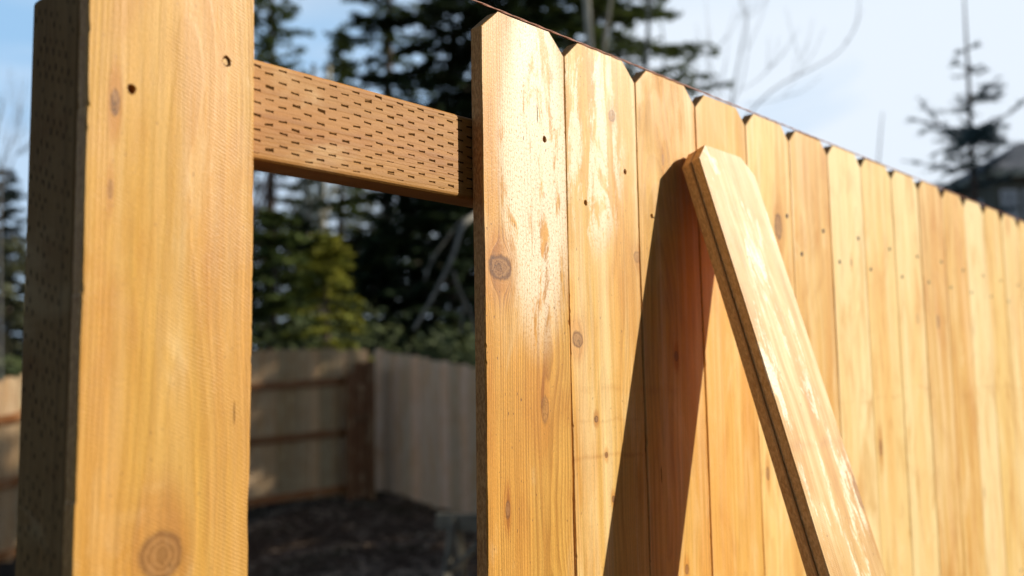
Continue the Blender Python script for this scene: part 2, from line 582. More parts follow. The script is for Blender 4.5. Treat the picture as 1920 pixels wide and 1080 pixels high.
g = N('soil')
p = g.tc.outputs['Object']
n1 = g.noise(p, 1.3, 5, 0.6)
n2 = g.noise(p, 14, 5, 0.7)
n3 = g.noise(p, 55, 3, 0.6)
c = g.mix(g.step(n2, 0.35, 0.65), (0.045, 0.029, 0.019), (0.13, 0.085, 0.055))
c = g.mix(g.mul(g.step(n1, 0.5, 0.68), 0.6), c, (0.035, 0.045, 0.018))
c = g.mix(g.mul(g.step(n3, 0.6, 0.72), 0.6), c, (0.26, 0.19, 0.13))
g.t.links.new(c, g.bsdf.inputs['Base Color'])
g.bsdf.inputs['Roughness'].default_value = 0.95
g.bsdf.inputs['Specular IOR Level'].default_value = 0.1
g.bump(g.add(n2, g.mul(n3, 0.4)), 0.9, 0.03)
SOIL = g.mat


def axis_samples(lo, hi, a, b, fine, coarse):
    s = []
    v = a
    while v <= b:
        s.append(v)
        v += fine
    st = coarse
    v = b
    while v < hi:
        v += st
        st *= 1.45
        s.append(min(v, hi))
    st = coarse
    v = a
    pre = []
    while v > lo:
        v -= st
        st *= 1.45
        pre.append(max(v, lo))
    return pre[::-1]+s


xs = axis_samples(-900, 900, -4, 14, 0.25, 0.6)
ys = axis_samples(-900, 900, -5, 13, 0.25, 0.6)
V = []
for yy in ys:
    for xx in xs:
        V.append((xx, yy, gh(xx, yy)+(gnoise(xx, yy) if yy > 0.4 and abs(xx) < 20 and yy < 20 else -0.01)))
nx = len(xs)
Fc = [(j*nx+i, j*nx+i+1, (j+1)*nx+i+1, (j+1)*nx+i) for j in range(len(ys)-1) for i in range(nx-1)]
ground = mesh_obj('ground', V, Fc, SOIL, smooth=True)
tag(ground, kind='structure')

# ------------------------------------------------------------------ front fence
H = 1.8293
DROP = 0.0231
LE = -0.4160
fence = empty('cedar_fence', (0, 0, 0))
tag(fence, 'unfinished golden cedar picket fence with two pickets missing, close up on the right', 'fence')

NAILM = plain('rusty_nail', (0.05, 0.035, 0.028), 0.6, 0.6, 0.5, 300)
BRIGHTNAIL = plain('brass_nail', (0.30, 0.19, 0.08), 0.5, 0.7, 0.4, 300)
bmn = bmesh.new()
bmesh.ops.create_cone(bmn, cap_ends=True, segments=12, radius1=0.0040, radius2=0.0035, depth=0.001, matrix=Matrix.Rotation(math.pi/2, 4, 'X'))
NAIL = bpy.data.meshes.new('nail')
bmn.to_mesh(NAIL)
bmn.free()
NAIL.materials.append(NAILM)
NAILB = NAIL.copy()
for v_ in NAILB.vertices: v_.co *= 0.78
NAILB.name = 'nail'
NAILB.materials[0] = BRIGHTNAIL


def loc(px, py, x0, y=0.0):
    q = on_fence(px, py, y)
    return (q.x-x0, q.z)


# left edges and shoulder heights of the pickets, metres along the fence
EDGES = [0.0015, 0.1415, 0.2855, 0.4292, 0.5716, 0.7128, 0.8553, 0.9978, 1.1400, 1.2830, 1.4275, 1.5685, 1.7135, 1.8540, 2.0000]
while len(EDGES) < 34: EDGES.append(EDGES[-1]+0.1432)


def K(px, py, rx, rz, st, x0):
    q = loc(px, py, x0)
    return (q[0], q[1], rx, rz, st)


def picket(x0, wd, h, mat, seed, holes=(), chips=(), nails=(), y=0.0, rz=0.0, fine=True, rough=0.0006):
    me = board_mesh(wd, 0.0158, h, 0.0257, DROP, 0.85 if fine else 9, seed, rough, chips, holes, 0.0035 if fine else 0.03)
    me.materials.append(mat)
    o = link('picket', me, fence, (x0, y, 0.0), (0, 0, rz))
    for (nx_, nz_, dep, br) in nails:
        link('nail', NAILB if br else NAIL, o, (nx_, dep, nz_))
    return o


# the lone picket on the left, on its post
x0 = LE
k1 = loc(247, 167, x0)
k2 = loc(425, 115, x0)
mat = wood('cedar_lone_picket', (0.62, 0.345, 0.072), (0.47, 0.225, 0.038), 3.1, 0.0042, 0.35, (0.075, 0.012), 0.010,
           [K(302, 1042, 0.0165, 0.0175, 0.8, x0), K(216, 192, 0.0035, 0.010, 0.95, x0), K(207, 355, 0.002, 0.007, 0.6, x0)],
           pale=0.0, saw=0.35, saw_angle=0.55, specks=0.45, streak=0.1, ragged=0.7, rimk=0.35, fine=0.8, cracks=[(*loc(438, 775, x0), 0.0006, 0.010)], dirt=0.18, wave=0.003)
picket(x0, 0.1400, 1.9, mat, 11, [(k1[0], k1[1], 0.0036, 0.009), (k2[0], k2[1], 0.0042, 0.0030)],
       [(loc(462, 900, x0)[1]-0.025, 0.028, 1, 0.0012)], [(k2[0], k2[1], 0.0022, True)], rough=0.0006)

# first to fourth pickets, marks read off the photograph
x0 = EDGES[0]
h1 = loc(1021, 261, x0)
mat = wood('cedar_first_picket', (0.66, 0.365, 0.078), (0.38, 0.165, 0.026), 8.3, 0.0024, 0.62, (0.098, 0.022), 0.012,
           [K(938, 502, 0.0160, 0.0130, 1.0, x0), K(1022, 768, 0.0060, 0.0150, 0.5, x0), K(952, 955, 0.0038, 0.009, 0.75, x0)],
           pale=1.0, pale_win=(0.085, 1.67, 0.060, 0.19), specks=1.0, fine=1.1,
           cracks=[(*loc(1007, 212, x0), 0.0007, 0.012)], dirt=0.3)
picket(x0, 0.1384, H, mat, 21, [(h1[0], h1[1], 0.0036, 0.010)], rough=0.0009)

x0 = EDGES[1]
ha, hb = loc(1172, 322, x0), loc(1098, 380, x0)
mat = wood('cedar_second_picket', (0.73, 0.455, 0.128), (0.50, 0.265, 0.055), 14.7, 0.0026, 0.5, (0.06, 0.05), 0.008,
           [K(1147, 217, 0.0068, 0.0068, 0.6, x0), K(1083, 636, 0.0095, 0.0085, 0.8, x0), K(1196, 482, 0.008, 0.007, 0.5, x0),
            K(1118, 786, 0.0034, 0.0034, 1, x0), K(1137, 853, 0.0026, 0.003, 1, x0), K(1150, 936, 0.0028, 0.0036, 1, x0)],
           streak=0.45, pale=0.55, pale_win=(0.05, 1.72, 0.06, 0.13), specks=0.7, fine=0.9,
           stains=[(loc(1120, 730, x0)[1], 0.006, 0.5), (loc(1130, 856, x0)[1], 0.004, 0.6), (loc(1130, 790, x0)[1], 0.003, 0.4)])
picket(x0, 0.1422, H+0.0005, mat, 22, [(ha[0], ha[1], 0.0032, 0.010), (hb[0], hb[1], 0.0032, 0.010)], rough=0.0006)

x0 = EDGES[2]
ha = loc(1222, 405, x0)
mat = wood('cedar_third_picket', (0.71, 0.42, 0.102), (0.50, 0.25, 0.046), 21.9, 0.0030, 0.45, (0.04, 0.06), 0.012,
           [K(1268, 668, 0.0042, 0.0060, 1, x0), K(1288, 1068, 0.004, 0.006, 0.9, x0), K(1243, 300, 0.0022, 0.007, 0.5, x0)],
           streak=0.35, saw=1.1, saw_angle=0.75, specks=0.4, fine=0.8,
           cracks=[(*loc(1240, 890, x0), 0.0009, 0.012), (*loc(1226, 408, x0), 0.003, 0.0012)],
           stains=[(loc(1260, 730, x0)[1], 0.008, 0.4)])
picket(x0, 0.1418, H+0.001, mat, 23, [(ha[0], ha[1], 0.0028, 0.010)], rough=0.0005)

x0 = EDGES[3]
mat = wood('cedar_fourth_picket', (0.73, 0.44, 0.112), (0.56, 0.30, 0.062), 27.4, 0.0034, 0.4, (0.09, 0.03), 0.01,
           [K(1312, 1024, 0.0042, 0.009, 0.85, x0)], streak=0.3, specks=0.25, fine=0.55,
           cracks=[(*loc(1322, 836, x0), 0.0075, 0.0010), (*loc(1328, 846, x0), 0.0010, 0.006)])
picket(x0, 0.1406, H-0.001, mat, 24)

NAILPX = {4: [(1476, 405), (1452, 461)], 5: [(1544, 433), (1504, 476)], 6: [(1609, 447), (1574, 491)], 7: [(1668, 467), (1633, 505)],
          8: [(1720, 481), (1692, 519)], 9: [(1765, 491), (1741, 529)], 10: [(1806, 507), (1783, 539)], 11: [(1843, 517), (1822, 548)],
          12: [(1876, 526), (1858, 556)], 13: [(1908, 535), (1891, 565)]}
KN = {4: [(1460, 425, 0.011, 0.018, 0.8), (1440, 888, 0.0045, 0.009, 0.8)], 5: [], 6: [(1596, 492, 0.003, 0.006, 0.8)],
      7: [(1652, 840, 0.006, 0.014, 0.75)], 8: [(1698, 1050, 0.008, 0.012, 0.6), (1721, 598, 0.007, 0.010, 0.35)],
      9: [(1759, 603, 0.007, 0.014, 0.75)], 10: [(1826, 470, 0.008, 0.016, 0.4)], 11: [(1846, 925, 0.006, 0.010, 0.4), (1826, 620, 0.006, 0.01, 0.3)]}
LIGHTS = [(0.74, 0.47, 0.155), (0.86, 0.64, 0.28), (0.90, 0.72, 0.38), (0.83, 0.58, 0.21), (0.88, 0.68, 0.33), (0.76, 0.48, 0.15)]  # pale tones, raised so part of the sun glare sits in the colour
for i in range(4, len(EDGES)-1):
    x0 = EDGES[i]
    wd = EDGES[i+1]-x0-rnd.uniform(0.0010, 0.0028)
    r = random.Random(100+i)
    kn = [K(*k[:2], k[2], k[3], k[4], x0) for k in KN.get(i, [])]
    for _ in range(2): kn.append((r.uniform(0.02, 0.12), r.uniform(0.15, 1.15), r.uniform(0.003, 0.009), r.uniform(0.005, 0.014), r.uniform(0.3, 0.8)))
    lt = [3, 0, 2, 1, 4, 0, 5, 2, 3, 1][(i-4) % 10]
    if i < 22:
        mat = wood('cedar_picket_grain_%s' % 'abcdefghijklmnopqrstuvwx'[i-4], LIGHTS[lt], tuple(c*f for c, f in zip(LIGHTS[lt], (0.80, 0.66, 0.48))), 31.0+i*5.7,
                   r.uniform(0.003, 0.005), r.uniform(0.35, 0.55), (r.uniform(-0.02, 0.15), r.uniform(0.01, 0.06)), r.uniform(0.004, 0.02), kn,
                   streak=r.uniform(0.3, 0.8), patch=0.75, specks=0.15, fine=0.55, dirt=0.5, stains=[(loc(1560, 755, 0)[1]+r.uniform(-0.02, 0.02), 0.006, 0.35)])
        farm = mat
    nails = [(*loc(a, b, x0), -0.0001, False) for (a, b) in NAILPX.get(i, [])] or [(0.115, 1.69, -0.0001, False), (0.035, 1.65, -0.0001, False)]
    nails += [(0.11, 0.97, -0.0001, False), (0.035, 0.94, -0.0001, False), (0.11, 0.25, -0.0001, False)]
    picket(x0, wd, H+(0.0004 if i < 6 else 0.002)+r.uniform(-0.0008, 0.0012), mat, 50+i, (), (), nails, y=r.uniform(-0.0006, 0.0008), rz=r.uniform(-0.004, 0.004), fine=(i < 18))

# treated rails and posts behind the pickets
RAILM = wood('treated_rail_wood', (0.43, 0.21, 0.045), (0.28, 0.125, 0.025), 4.4, 0.006, 0.4, (0.16, 0.012), 0.03,
             [], pale=0.0, specks=0.15, along='x', incise=(0.0137, 0.0111, 0.0042, 0.0007, 0.006, 0.0875, 0.0), fine=0.4, dirt=0.6, wave=0.003, rough=0.6, spec=0.25)
RAILP = wood('plain_rail_wood', (0.50, 0.27, 0.10), (0.36, 0.17, 0.06), 9.4, 0.006, 0.4, (0.16, 0.012), 0.03, along='x', specks=0.2)
POSTM = wood('treated_post_wood', (0.22, 0.125, 0.045), (0.11, 0.06, 0.022), 6.2, 0.005, 0.45, (0.12, 0.03), 0.01,
             [], specks=0.2, fine=0.9, dirt=0.8, rough=0.85, spec=0.08, shared=True)
for (z0, m_) in ((1.6215, RAILM), (0.90, RAILP), (0.18, RAILP)):
    for (xa, xb) in ((LE+0.0925, 1.998), (2.095, 4.70)):
        me = bevel_box(0, xb-xa, 0, 0.038, 0, 0.089, 0.0045, 3)
        for pl in me.polygons: pl.use_smooth = len(pl.vertices) < 4 or pl.area < 1e-4*3
        me.materials.append(m_)
        link('rail', me, fence, (xa, 0.0175, z0))
# incised post: slits laid on as flat dark quads, not cut
PV = bevel_box(0, 0.089, 0, 0.089, 0, 1.95, 0.004, 2)


def post_mesh(h):
    me = bevel_box(0, 0.089, 0, 0.089, -0.3, h, 0.004, 2)
    me.materials.append(POSTM)
    return me


post = link('post', post_mesh(1.742), fence, (LE+0.0022, 0.0175, 0))
# incision slits on the two narrow visible sides, flat quads painting the shade inside them
SL = plain('incision_shadow', (0.035, 0.024, 0.012), 0.9)
SL.node_tree.nodes['Principled BSDF'].inputs['Specular IOR Level'].default_value = 0.05
V, Fc = [], []
r = random.Random(5)
zz = 0.9
row = 0
while zz < 1.735:
    for q in range(7):
        yy = 0.010+q*0.0115+(0.0057 if row % 2 else 0)
        if yy > 0.083: continue
        z1 = zz+q*0.0042+r.uniform(-0.001, 0.001)
        if z1 > 1.732: continue
        if r.random() < 0.3: continue
        ww = r.uniform(0.0003, 0.0006)
        ll = r.uniform(0.0022, 0.0036)
        a = len(V)
        for (dy, dz) in ((-ww*1.5, -ll), (ww*1.5, -ll*0.6), (ww*1.5, ll), (-ww*1.5, ll*0.6)): V.append((-0.0003, yy+dy, z1+dz))
        Fc.append((a, a+3, a+2, a+1))
    zz += 0.0105
    row += 1
sl = mesh_obj('incisions', V, Fc, SL, fence, (LE+0.0022, 0.0175, 0))
sl['kind'] = 'stuff'
for px_ in (2.0025, 4.7045):
    link('post', post_mesh(1.72), fence, (px_, 0.0175, 0))

# mason's line pulled along the picket tops
TW = plain('brick_red_twine', (0.60, 0.30, 0.21), 0.9, 0, 0.4, 600, bump=0.0006, bscale=900)
pts, rad = [], []
n_ = 900
V, Fc = [], []
for ph in (0, math.pi):
    pts = []
    for k in range(n_+1):
        t = k/n_
        xx = -0.75+5.6*t
        z_ = H+0.0017-0.0035*math.sin(math.pi*t)*0.0+(0.0008*max(0, xx-0.8))
        pts.append((xx, -0.0004+0.0005*math.cos(xx*900+ph), z_+0.0005*math.sin(xx*900+ph)))
    tube(pts, 0.00075, 4, V, Fc)
line = mesh_obj('string_line', V, Fc, TW, smooth=True)
tag(line, 'thin reddish brown twisted string stretched along the picket tops', 'string')

# ------------------------------------------------------------------ two pickets leaning on the fence
P0 = Vector((0.3746, -0.0357, 1.7195))
dd = Vector((-0.0234, -0.2925, -0.9560)).normalized()
ww = Vector((0.9997, -0.0178, -0.019))
ww = (ww-dd*ww.dot(dd)).normalized()
nn = ww.cross(dd)
if nn.y > 0: nn = -nn
ln = P0.z/-dd.z
base = P0+dd*ln


def lean(name, offx, offy, hh, wd, th, mat, seed, label, nails=(), holes=(), chips=()):
    me = board_mesh(wd, th, hh, 0.026, 0.024, 0.5, seed, 0.0003, chips, holes, 0.004, 0.0002)
    me.materials.append(mat)
    o = link(name, me)
    yv = -nn
    zv = -dd
    o.matrix_world = Matrix(((ww.x, yv.x, zv.x, 0), (ww.y, yv.y, zv.y, 0), (ww.z, yv.z, zv.z, 0), (0, 0, 0, 1)))
    o.location = base+ww*offx+yv*offy
    tag(o, label, 'picket', 'loose pickets leaning on the fence')
    return o


def lk(px, py, rx, rz, st):
    d = F + R*((px-960)/FPX) - U*((py-540)/FPX)
    t = (base-CAM).dot(nn)/d.dot(nn)
    q = CAM+d*t-base
    return (q.dot(ww), q.dot(-dd), rx, rz, st)


q1 = lk(1385, 470, 1, 1, 1)
mat = wood('loose_front_picket_wood', (0.60, 0.38, 0.125), (0.47, 0.265, 0.07), 44.0, 0.0050, 0.5, (0.075, 0.008), 0.006,
           [lk(1612, 925, 0.010, 0.022, 0.45), lk(1395, 490, 0.0025, 0.006, 0.2)], streak=0.45, pale=0.12, patch=0.6, side=((0.86, 0.54, 0.23), (0.62, 0.34, 0.12)), specks=0.8, fine=0.5, dirt=0.3, saw=0.35, wave=0.006,  # edges lighter than the face: light bounced off the fence, painted in
           stains=[(lk(1520, 835, 1, 1, 1)[1], 0.010, 0.5)], rough=0.5, spec=0.28)
mat2 = wood('loose_rear_picket_wood', (0.58, 0.33, 0.12), (0.40, 0.20, 0.06), 52.0, 0.005, 0.5, (0.03, 0.03), 0.01, specks=0.4, side=((0.80, 0.49, 0.20), (0.56, 0.30, 0.11)))  # edge colour lifted likewise to carry bounced light
lean('loose_picket', 0, 0, ln+0.024, 0.1445, 0.0135, mat, 71, 'front one of two loose cedar pickets leaning together, its pale broad face in full sun')
lean('loose_picket', -0.0022, 0.01353, ln+0.0215, 0.144, 0.0135, mat2, 72, 'rear one of two leaning loose pickets, sandwiched behind the front one, only its edge seen')
#PART2
# ------------------------------------------------------------------ yard fence behind
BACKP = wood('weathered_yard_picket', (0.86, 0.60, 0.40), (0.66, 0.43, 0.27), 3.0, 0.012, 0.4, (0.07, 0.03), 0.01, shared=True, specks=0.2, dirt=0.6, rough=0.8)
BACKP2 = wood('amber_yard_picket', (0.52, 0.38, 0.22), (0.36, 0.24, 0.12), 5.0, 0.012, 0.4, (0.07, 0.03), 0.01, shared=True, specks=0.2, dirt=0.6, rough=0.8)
BACKR = wood('yard_rail_wood', (0.30, 0.125, 0.038), (0.20, 0.075, 0.022), 7.0, 0.01, 0.4, (0.05, 0.02), 0.01, along='x', shared=True)
BP = [board_mesh(0.139, 0.016, 1.83, 0.03, 0.032, 9, 200+i, 0.001, (), (), 0.2) for i in range(3)]
for m_ in BP: m_.materials.append(BACKP)
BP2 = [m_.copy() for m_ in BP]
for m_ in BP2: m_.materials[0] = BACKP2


def wing(name, label, a, b, meshes, rails_front, bulge=0.0):
    """run of fence from ground point a to ground point b, pickets facing away from the rails"""
    d = Vector((b.x-a.x, b.y-a.y, 0))
    ln_ = d.length
    d.normalize()
    ang = math.atan2(d.y, d.x)
    root = empty(name, (a.x, a.y, a.z), ang)
    tag(root, label, 'fence')
    n = int(ln_/0.143)
    r = random.Random(len(label))
    sl_ = (b.z-a.z)/ln_
    for i in range(n):
        o = link('picket', meshes[i % 3], root, (i*0.143+r.uniform(-0.002, 0.002), r.uniform(-0.002, 0.002), sl_*i*0.143+bulge*math.sin(math.pi*i*0.143/ln_)+r.uniform(-0.012, 0.012)), (0, 0, r.uniform(-0.01, 0.01)))
    side = -0.042 if rails_front else 0.018

    def zz(q): return sl_*q+bulge*math.sin(math.pi*min(1, max(0, q/ln_)))
    posts = [0.1, ln_*0.5, ln_-0.09]
    for q in posts:
        me = bevel_box(0, 0.089, 0, 0.089, -0.3, 1.60, 0.004, 1)
        me.materials.append(BACKR)
        link('post', me, root, (q, side-0.091 if rails_front else side+0.04, zz(q)))
    for qa, qb in zip(posts[:-1], posts[1:]):
        tl = math.atan2(zz(qb)-zz(qa), qb-qa)
        for z0 in (0.06, 0.76, 1.40):
            me = bevel_box(0, (qb-qa)/math.cos(tl)+0.05, 0, 0.038, 0, 0.089, 0.004, 1)
            me.materials.append(BACKR)
            link('rail', me, root, (qa, side, z0+zz(qa)), (0, -tl, 0))
    return root


cl = at(694, 924, 12.35)
cl.z = corner.z
lfar = lwing_near+(lwing_near-cl)*0.55
lfar.z = lwing_near.z-0.05
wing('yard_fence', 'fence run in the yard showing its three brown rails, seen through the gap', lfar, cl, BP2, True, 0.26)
CORNM = wood('shaded_corner_post_wood', (0.17, 0.075, 0.026), (0.11, 0.045, 0.016), 17.0, 0.01, 0.4, (0.05, 0.02), 0.01, shared=True)  # rail tone darkened, the corner's shade put into the colour
# corner post assembly where the two runs meet
cp = empty('corner_post', at(676, 930, 12.0), math.atan2(R0.y, R0.x)+0.25)
cp.location.z = gh(cp.location.x, cp.location.y)
tag(cp, 'stout brown corner post of two timbers joined by short blocks, where the yard fence turns', 'post')
for (xa, xb, h_) in ((-0.17, -0.08, 1.56), (0.09, 0.18, 1.70)):
    me = bevel_box(xa, xb, -0.045, 0.045, -0.2, h_, 0.004, 1)
    me.materials.append(CORNM)
    link('timber', me, cp)
for z0 in (0.38, 0.95, 1.32, 1.60):
    me = bevel_box(-0.08, 0.09, -0.02, 0.02, z0, z0+0.09, 0.004, 1)
    me.materials.append(CORNM)
    link('block', me, cp)
me = bevel_box(-0.08, 0.09, 0.022, 0.040, -0.1, 1.69, 0.003, 1)
me.materials.append(CORNM)
link('board', me, cp)
wing('yard_fence', 'greyish picket run facing the viewer, sloping down to the right behind the gap', corner, rfar, BP, False)

# sawhorse in the shade of the yard
SAWM = plain('grey_lumber', (0.20, 0.18, 0.13), 0.85, 0, 0.4, 8)
sb = at(915, 965, 5.2)
sh_ = empty('sawhorse', (sb.x, sb.y, 0), math.atan2(R0.y, R0.x)-0.35)
tag(sh_, 'grey wooden sawhorse with a slanting brace, half hidden behind the first picket', 'sawhorse')
top = sb.z
me = bevel_box(-0.30, 0.85, -0.02, 0.02, top-0.09, top, 0.003, 1)
me.materials.append(SAWM)
link('beam', me, sh_)
for (lx, s) in ((-0.19, 1), (-0.19, -1), (0.75, 1), (0.75, -1)):
    V, Fc = tube([(lx, s*0.02, top-0.02), (lx-0.02*(1 if lx < 0 else -1), s*0.26, -0.05)], 0.026, 4)
    mesh_obj('leg', V, Fc, SAWM, sh_)
for lx in (-0.19, 0.75):
    sgn = 1 if lx < 0 else -1
    V, Fc = tube([(lx, -0.10, top-0.30), (lx+sgn*0.26, -0.02, top-0.05)], 0.018, 4)
    mesh_obj('brace', V, Fc, SAWM, sh_)


# ------------------------------------------------------------------ trees
def leafmat(name, a, b, rough=0.6, trans=0.15):
    g = N(name)
    n = g.noise(g.tc.outputs['Object'], 3.5, 3, 0.7)
    c = g.mix(g.step(n, 0.35, 0.65), a, b)
    g.t.links.new(c, g.bsdf.inputs['Base Color'])
    g.bsdf.inputs['Roughness'].default_value = rough
    g.bsdf.inputs['Specular IOR Level'].default_value = 0.3
    if trans:
        tr = g.t.nodes.new('ShaderNodeBsdfTranslucent')
        g.t.links.new(c, tr.inputs[0])
        ms = g.t.nodes.new('ShaderNodeMixShader')
        ms.inputs[0].default_value = trans
        g.t.links.new(g.bsdf.outputs[0], ms.inputs[1])
        g.t.links.new(tr.outputs[0], ms.inputs[2])
        g.t.links.new(ms.outputs[0], g.t.nodes['Material Output'].inputs[0])
    return g.mat


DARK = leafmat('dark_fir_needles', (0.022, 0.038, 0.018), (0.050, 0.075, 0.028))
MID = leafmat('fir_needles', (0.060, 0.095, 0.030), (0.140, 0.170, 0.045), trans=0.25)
YEL = leafmat('yellow_green_needles', (0.16, 0.18, 0.03), (0.34, 0.32, 0.05), trans=0.35)
OLIVE = leafmat('grey_olive_needles', (0.15, 0.165, 0.09), (0.27, 0.26, 0.15), trans=0.3)
BLUEG = leafmat('blue_green_needles', (0.040, 0.075, 0.070), (0.075, 0.125, 0.115))
BARK = plain('brown_bark', (0.11, 0.075, 0.055), 0.9, 0, 0.5, 12)
GREYB = plain('grey_bark', (0.27, 0.25, 0.20), 0.9, 0, 0.4, 9)
PALEB = plain('pale_bark', (0.60, 0.55, 0.42), 0.85, 0, 0.35, 9)


LEAF = [1.0]


def spray(V, Fc, r, p, d, length, width, n):
    """flat-ish fan of needle clumps along a twig"""
    d = d.normalized()
    s = d.cross(Vector((0, 0, 1)))
    if s.length < 0.1: s = Vector((1, 0, 0))
    s.normalize()
    u = s.cross(d)
    for k in range(n):
        t = r.random()
        q = p+d*(t*length)+s*(r.uniform(-1, 1)*width*(1-0.6*t))+u*r.uniform(-0.35, 0.12)*width
        a = r.uniform(0, 6.28)
        sz = r.uniform(0.45, 1.0)
        e1 = (d*math.cos(a)+s*math.sin(a)+u*r.uniform(-0.5, 0.5)).normalized()*(0.22*LEAF[0]*sz)
        e2 = (e1.cross(u+s*r.uniform(-0.6, 0.6))).normalized()*(0.065*LEAF[0]*sz)
        b = len(V)
        for v in (q-e2, q+e1*0.6-e2*0.7, q+e1+e2*0.3, q+e2): V.append(tuple(v))
        Fc.append((b, b+1, b+2, b+3))


def conifer(name, base, h, rad, mat, label, seed, dens=1.0, start=0.08, droop=0.25, sparse=1.0, group=None, bark=None, whorl=0.34, shape=0.9, cat='tree', trunk=None, quad=1.0):
    LEAF[0] = 1.05 if h > 8 else 0.8
    r = random.Random(seed)
    root = empty(name, base)
    tag(root, label, cat, group)
    tr = trunk or h*0.011+0.05
    pts = [(0.04*math.sin(k*1.3+seed)*h*0.05, 0.04*math.cos(k*1.7+seed)*h*0.05, h*k/8-0.3*(k == 0)) for k in range(9)]
    V, Fc = tube(pts, [tr*(1-0.93*k/8) for k in range(9)], 8)
    # limbs belong with the trunk
    VC, FC = [], []
    z = h*start
    while z < h*0.985:
        f = 1-(z/h)
        L_ = rad*(f**shape)*1.05+0.12
        nb = r.choice((4, 5, 6))
        a0 = r.uniform(0, 6.28)
        for k in range(nb):
            if r.random() > sparse: continue
            a = a0+k*6.283/nb+r.uniform(-0.35, 0.35)
            ll = L_*r.uniform(0.6, 1.18)
            rise = r.uniform(0.0, 0.35) if z > h*0.6 else r.uniform(-0.15, 0.2)
            p0 = Vector((0, 0, z+r.uniform(-0.1, 0.1)))
            prev = p0
            segs = max(2, int(ll/0.45))
            bp = [p0]
            for sgi in range(1, segs+1):
                t = sgi/segs
                q = p0+Vector((math.cos(a)*ll*t, math.sin(a)*ll*t, ll*(rise*t-droop*t*t+0.12*t**4)))
                q += Vector((r.uniform(-1, 1), r.uniform(-1, 1), r.uniform(-1, 1)))*0.04*ll*0.3
                dv = q-prev
                nn_ = int(34*dens*dv.length*(0.35+t)*quad)+2
                spray(VC, FC, r, prev, dv, dv.length*1.15, 0.10+0.20*ll*0.30*(1.1-t*0.6), nn_)
                # side shoots
                for sd_ in (-1, 1):
                    if r.random() < 0.75:
                        side = Vector((math.cos(a+sd_*0.9), math.sin(a+sd_*0.9), -0.18)).normalized()
                        sl2 = ll*0.30*(1.15-t)*r.uniform(0.5, 1.2)+0.1
                        spray(VC, FC, r, q, side*sl2, sl2, 0.09, int(16*dens*sl2*quad)+3)
                prev = q
                bp.append(q)
            if ll > 0.5: tube(bp, [0.03*(ll/3+0.3)*(1-0.8*k2/len(bp)) for k2 in range(len(bp))], 3, V, Fc, False)
        z += whorl*r.uniform(0.7, 1.3)*(0.6+0.6*f)
    mesh_obj('trunk', V, Fc, bark or BARK, root)
    mesh_obj('crown', VC, FC, mat, root)
    return root


def foot(px, Z, py=740):
    p = at(px, py, Z)
    return Vector((p.x, p.y, gh(p.x, p.y)-0.05))


def hgt(px, py, Z):
    return at(px, py, Z).z-foot(px, Z).z


G1 = 'evergreens standing behind the yard fence'
TREES = [
    # px, Z, top py or None, height, radius, material, dens, sparse, start, label
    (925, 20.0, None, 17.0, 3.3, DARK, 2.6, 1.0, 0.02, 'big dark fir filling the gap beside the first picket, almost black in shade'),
    (1135, 22.0, None, 17.5, 3.5, MID, 1.3, 1.0, 0.04, 'tall sunlit fir whose boughs reach the open sky above the third picket'),
    (730, 25.0, None, 17.0, 3.4, MID, 1.2, 0.92, 0.20, 'open straggly evergreen with blue sky showing between its boughs'),
    (505, 27.0, None, 16.0, 3.0, MID, 1.1, 0.88, 0.28, 'thin high evergreen just right of the lone left picket'),
    (612, 13.4, 425, None, 0.95, YEL, 1.8, 1.0, 0.02, 'yellow-green spire shaped evergreen catching the sun behind the yard fence'),
    (515, 15.0, 375, None, 1.8, MID, 2.4, 1.0, 0.02, 'mid green bushy evergreen next to the lone left picket'),
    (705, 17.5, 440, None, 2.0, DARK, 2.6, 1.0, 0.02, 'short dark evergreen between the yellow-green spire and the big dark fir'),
    (575, 33.0, 300, None, 3.4, OLIVE, 1.5, 1.0, 0.1, 'far pale olive tree seen just under the treated rail'),
    (672, 36.0, 335, None, 3.6, OLIVE, 1.5, 1.0, 0.1, 'far greyish tree behind the yard fence, right of the pale bare trunks'),
    (-5, 21.0, 300, None, 2.2, OLIVE, 1.6, 1.0, 0.03, 'grey-green tree at the far left edge beyond the incised post'),
    (25, 24.0, 560, None, 1.8, DARK, 1.2, 1.0, 0.02, 'low dark evergreen behind the fence at the left edge'),
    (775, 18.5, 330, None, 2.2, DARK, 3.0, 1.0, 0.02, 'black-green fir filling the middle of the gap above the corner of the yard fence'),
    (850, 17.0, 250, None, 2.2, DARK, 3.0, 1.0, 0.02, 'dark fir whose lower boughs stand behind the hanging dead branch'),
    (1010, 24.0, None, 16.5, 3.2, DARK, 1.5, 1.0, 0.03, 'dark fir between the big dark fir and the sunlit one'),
    (640, 29.0, 20, None, 2.6, MID, 1.3, 0.9, 0.2, 'slender evergreen with blue sky around its tip over the rail'),
    (455, 18.0, 400, None, 1.8, MID, 1.4, 1.0, 0.02, 'bushy evergreen partly hidden behind the right edge of the lone left picket'),
    (560, 23.0, 395, None, 2.6, MID, 2.4, 1.0, 0.02, 'broad evergreen behind the left bushes, its top just below the pale bare trunks'),
    (668, 23.5, 425, None, 2.4, MID, 2.4, 1.0, 0.02, 'broad evergreen filling behind the yellow-green spire on its right'),
    (12, 16.5, 430, None, 1.5, OLIVE, 1.6, 1.0, 0.02, 'soft olive evergreen in front of the taller one at the far left edge'),
    (300, 24.0, 300, None, 2.4, MID, 0.8, 0.95, 0.05, 'evergreen standing hidden behind the lone left picket'),
]
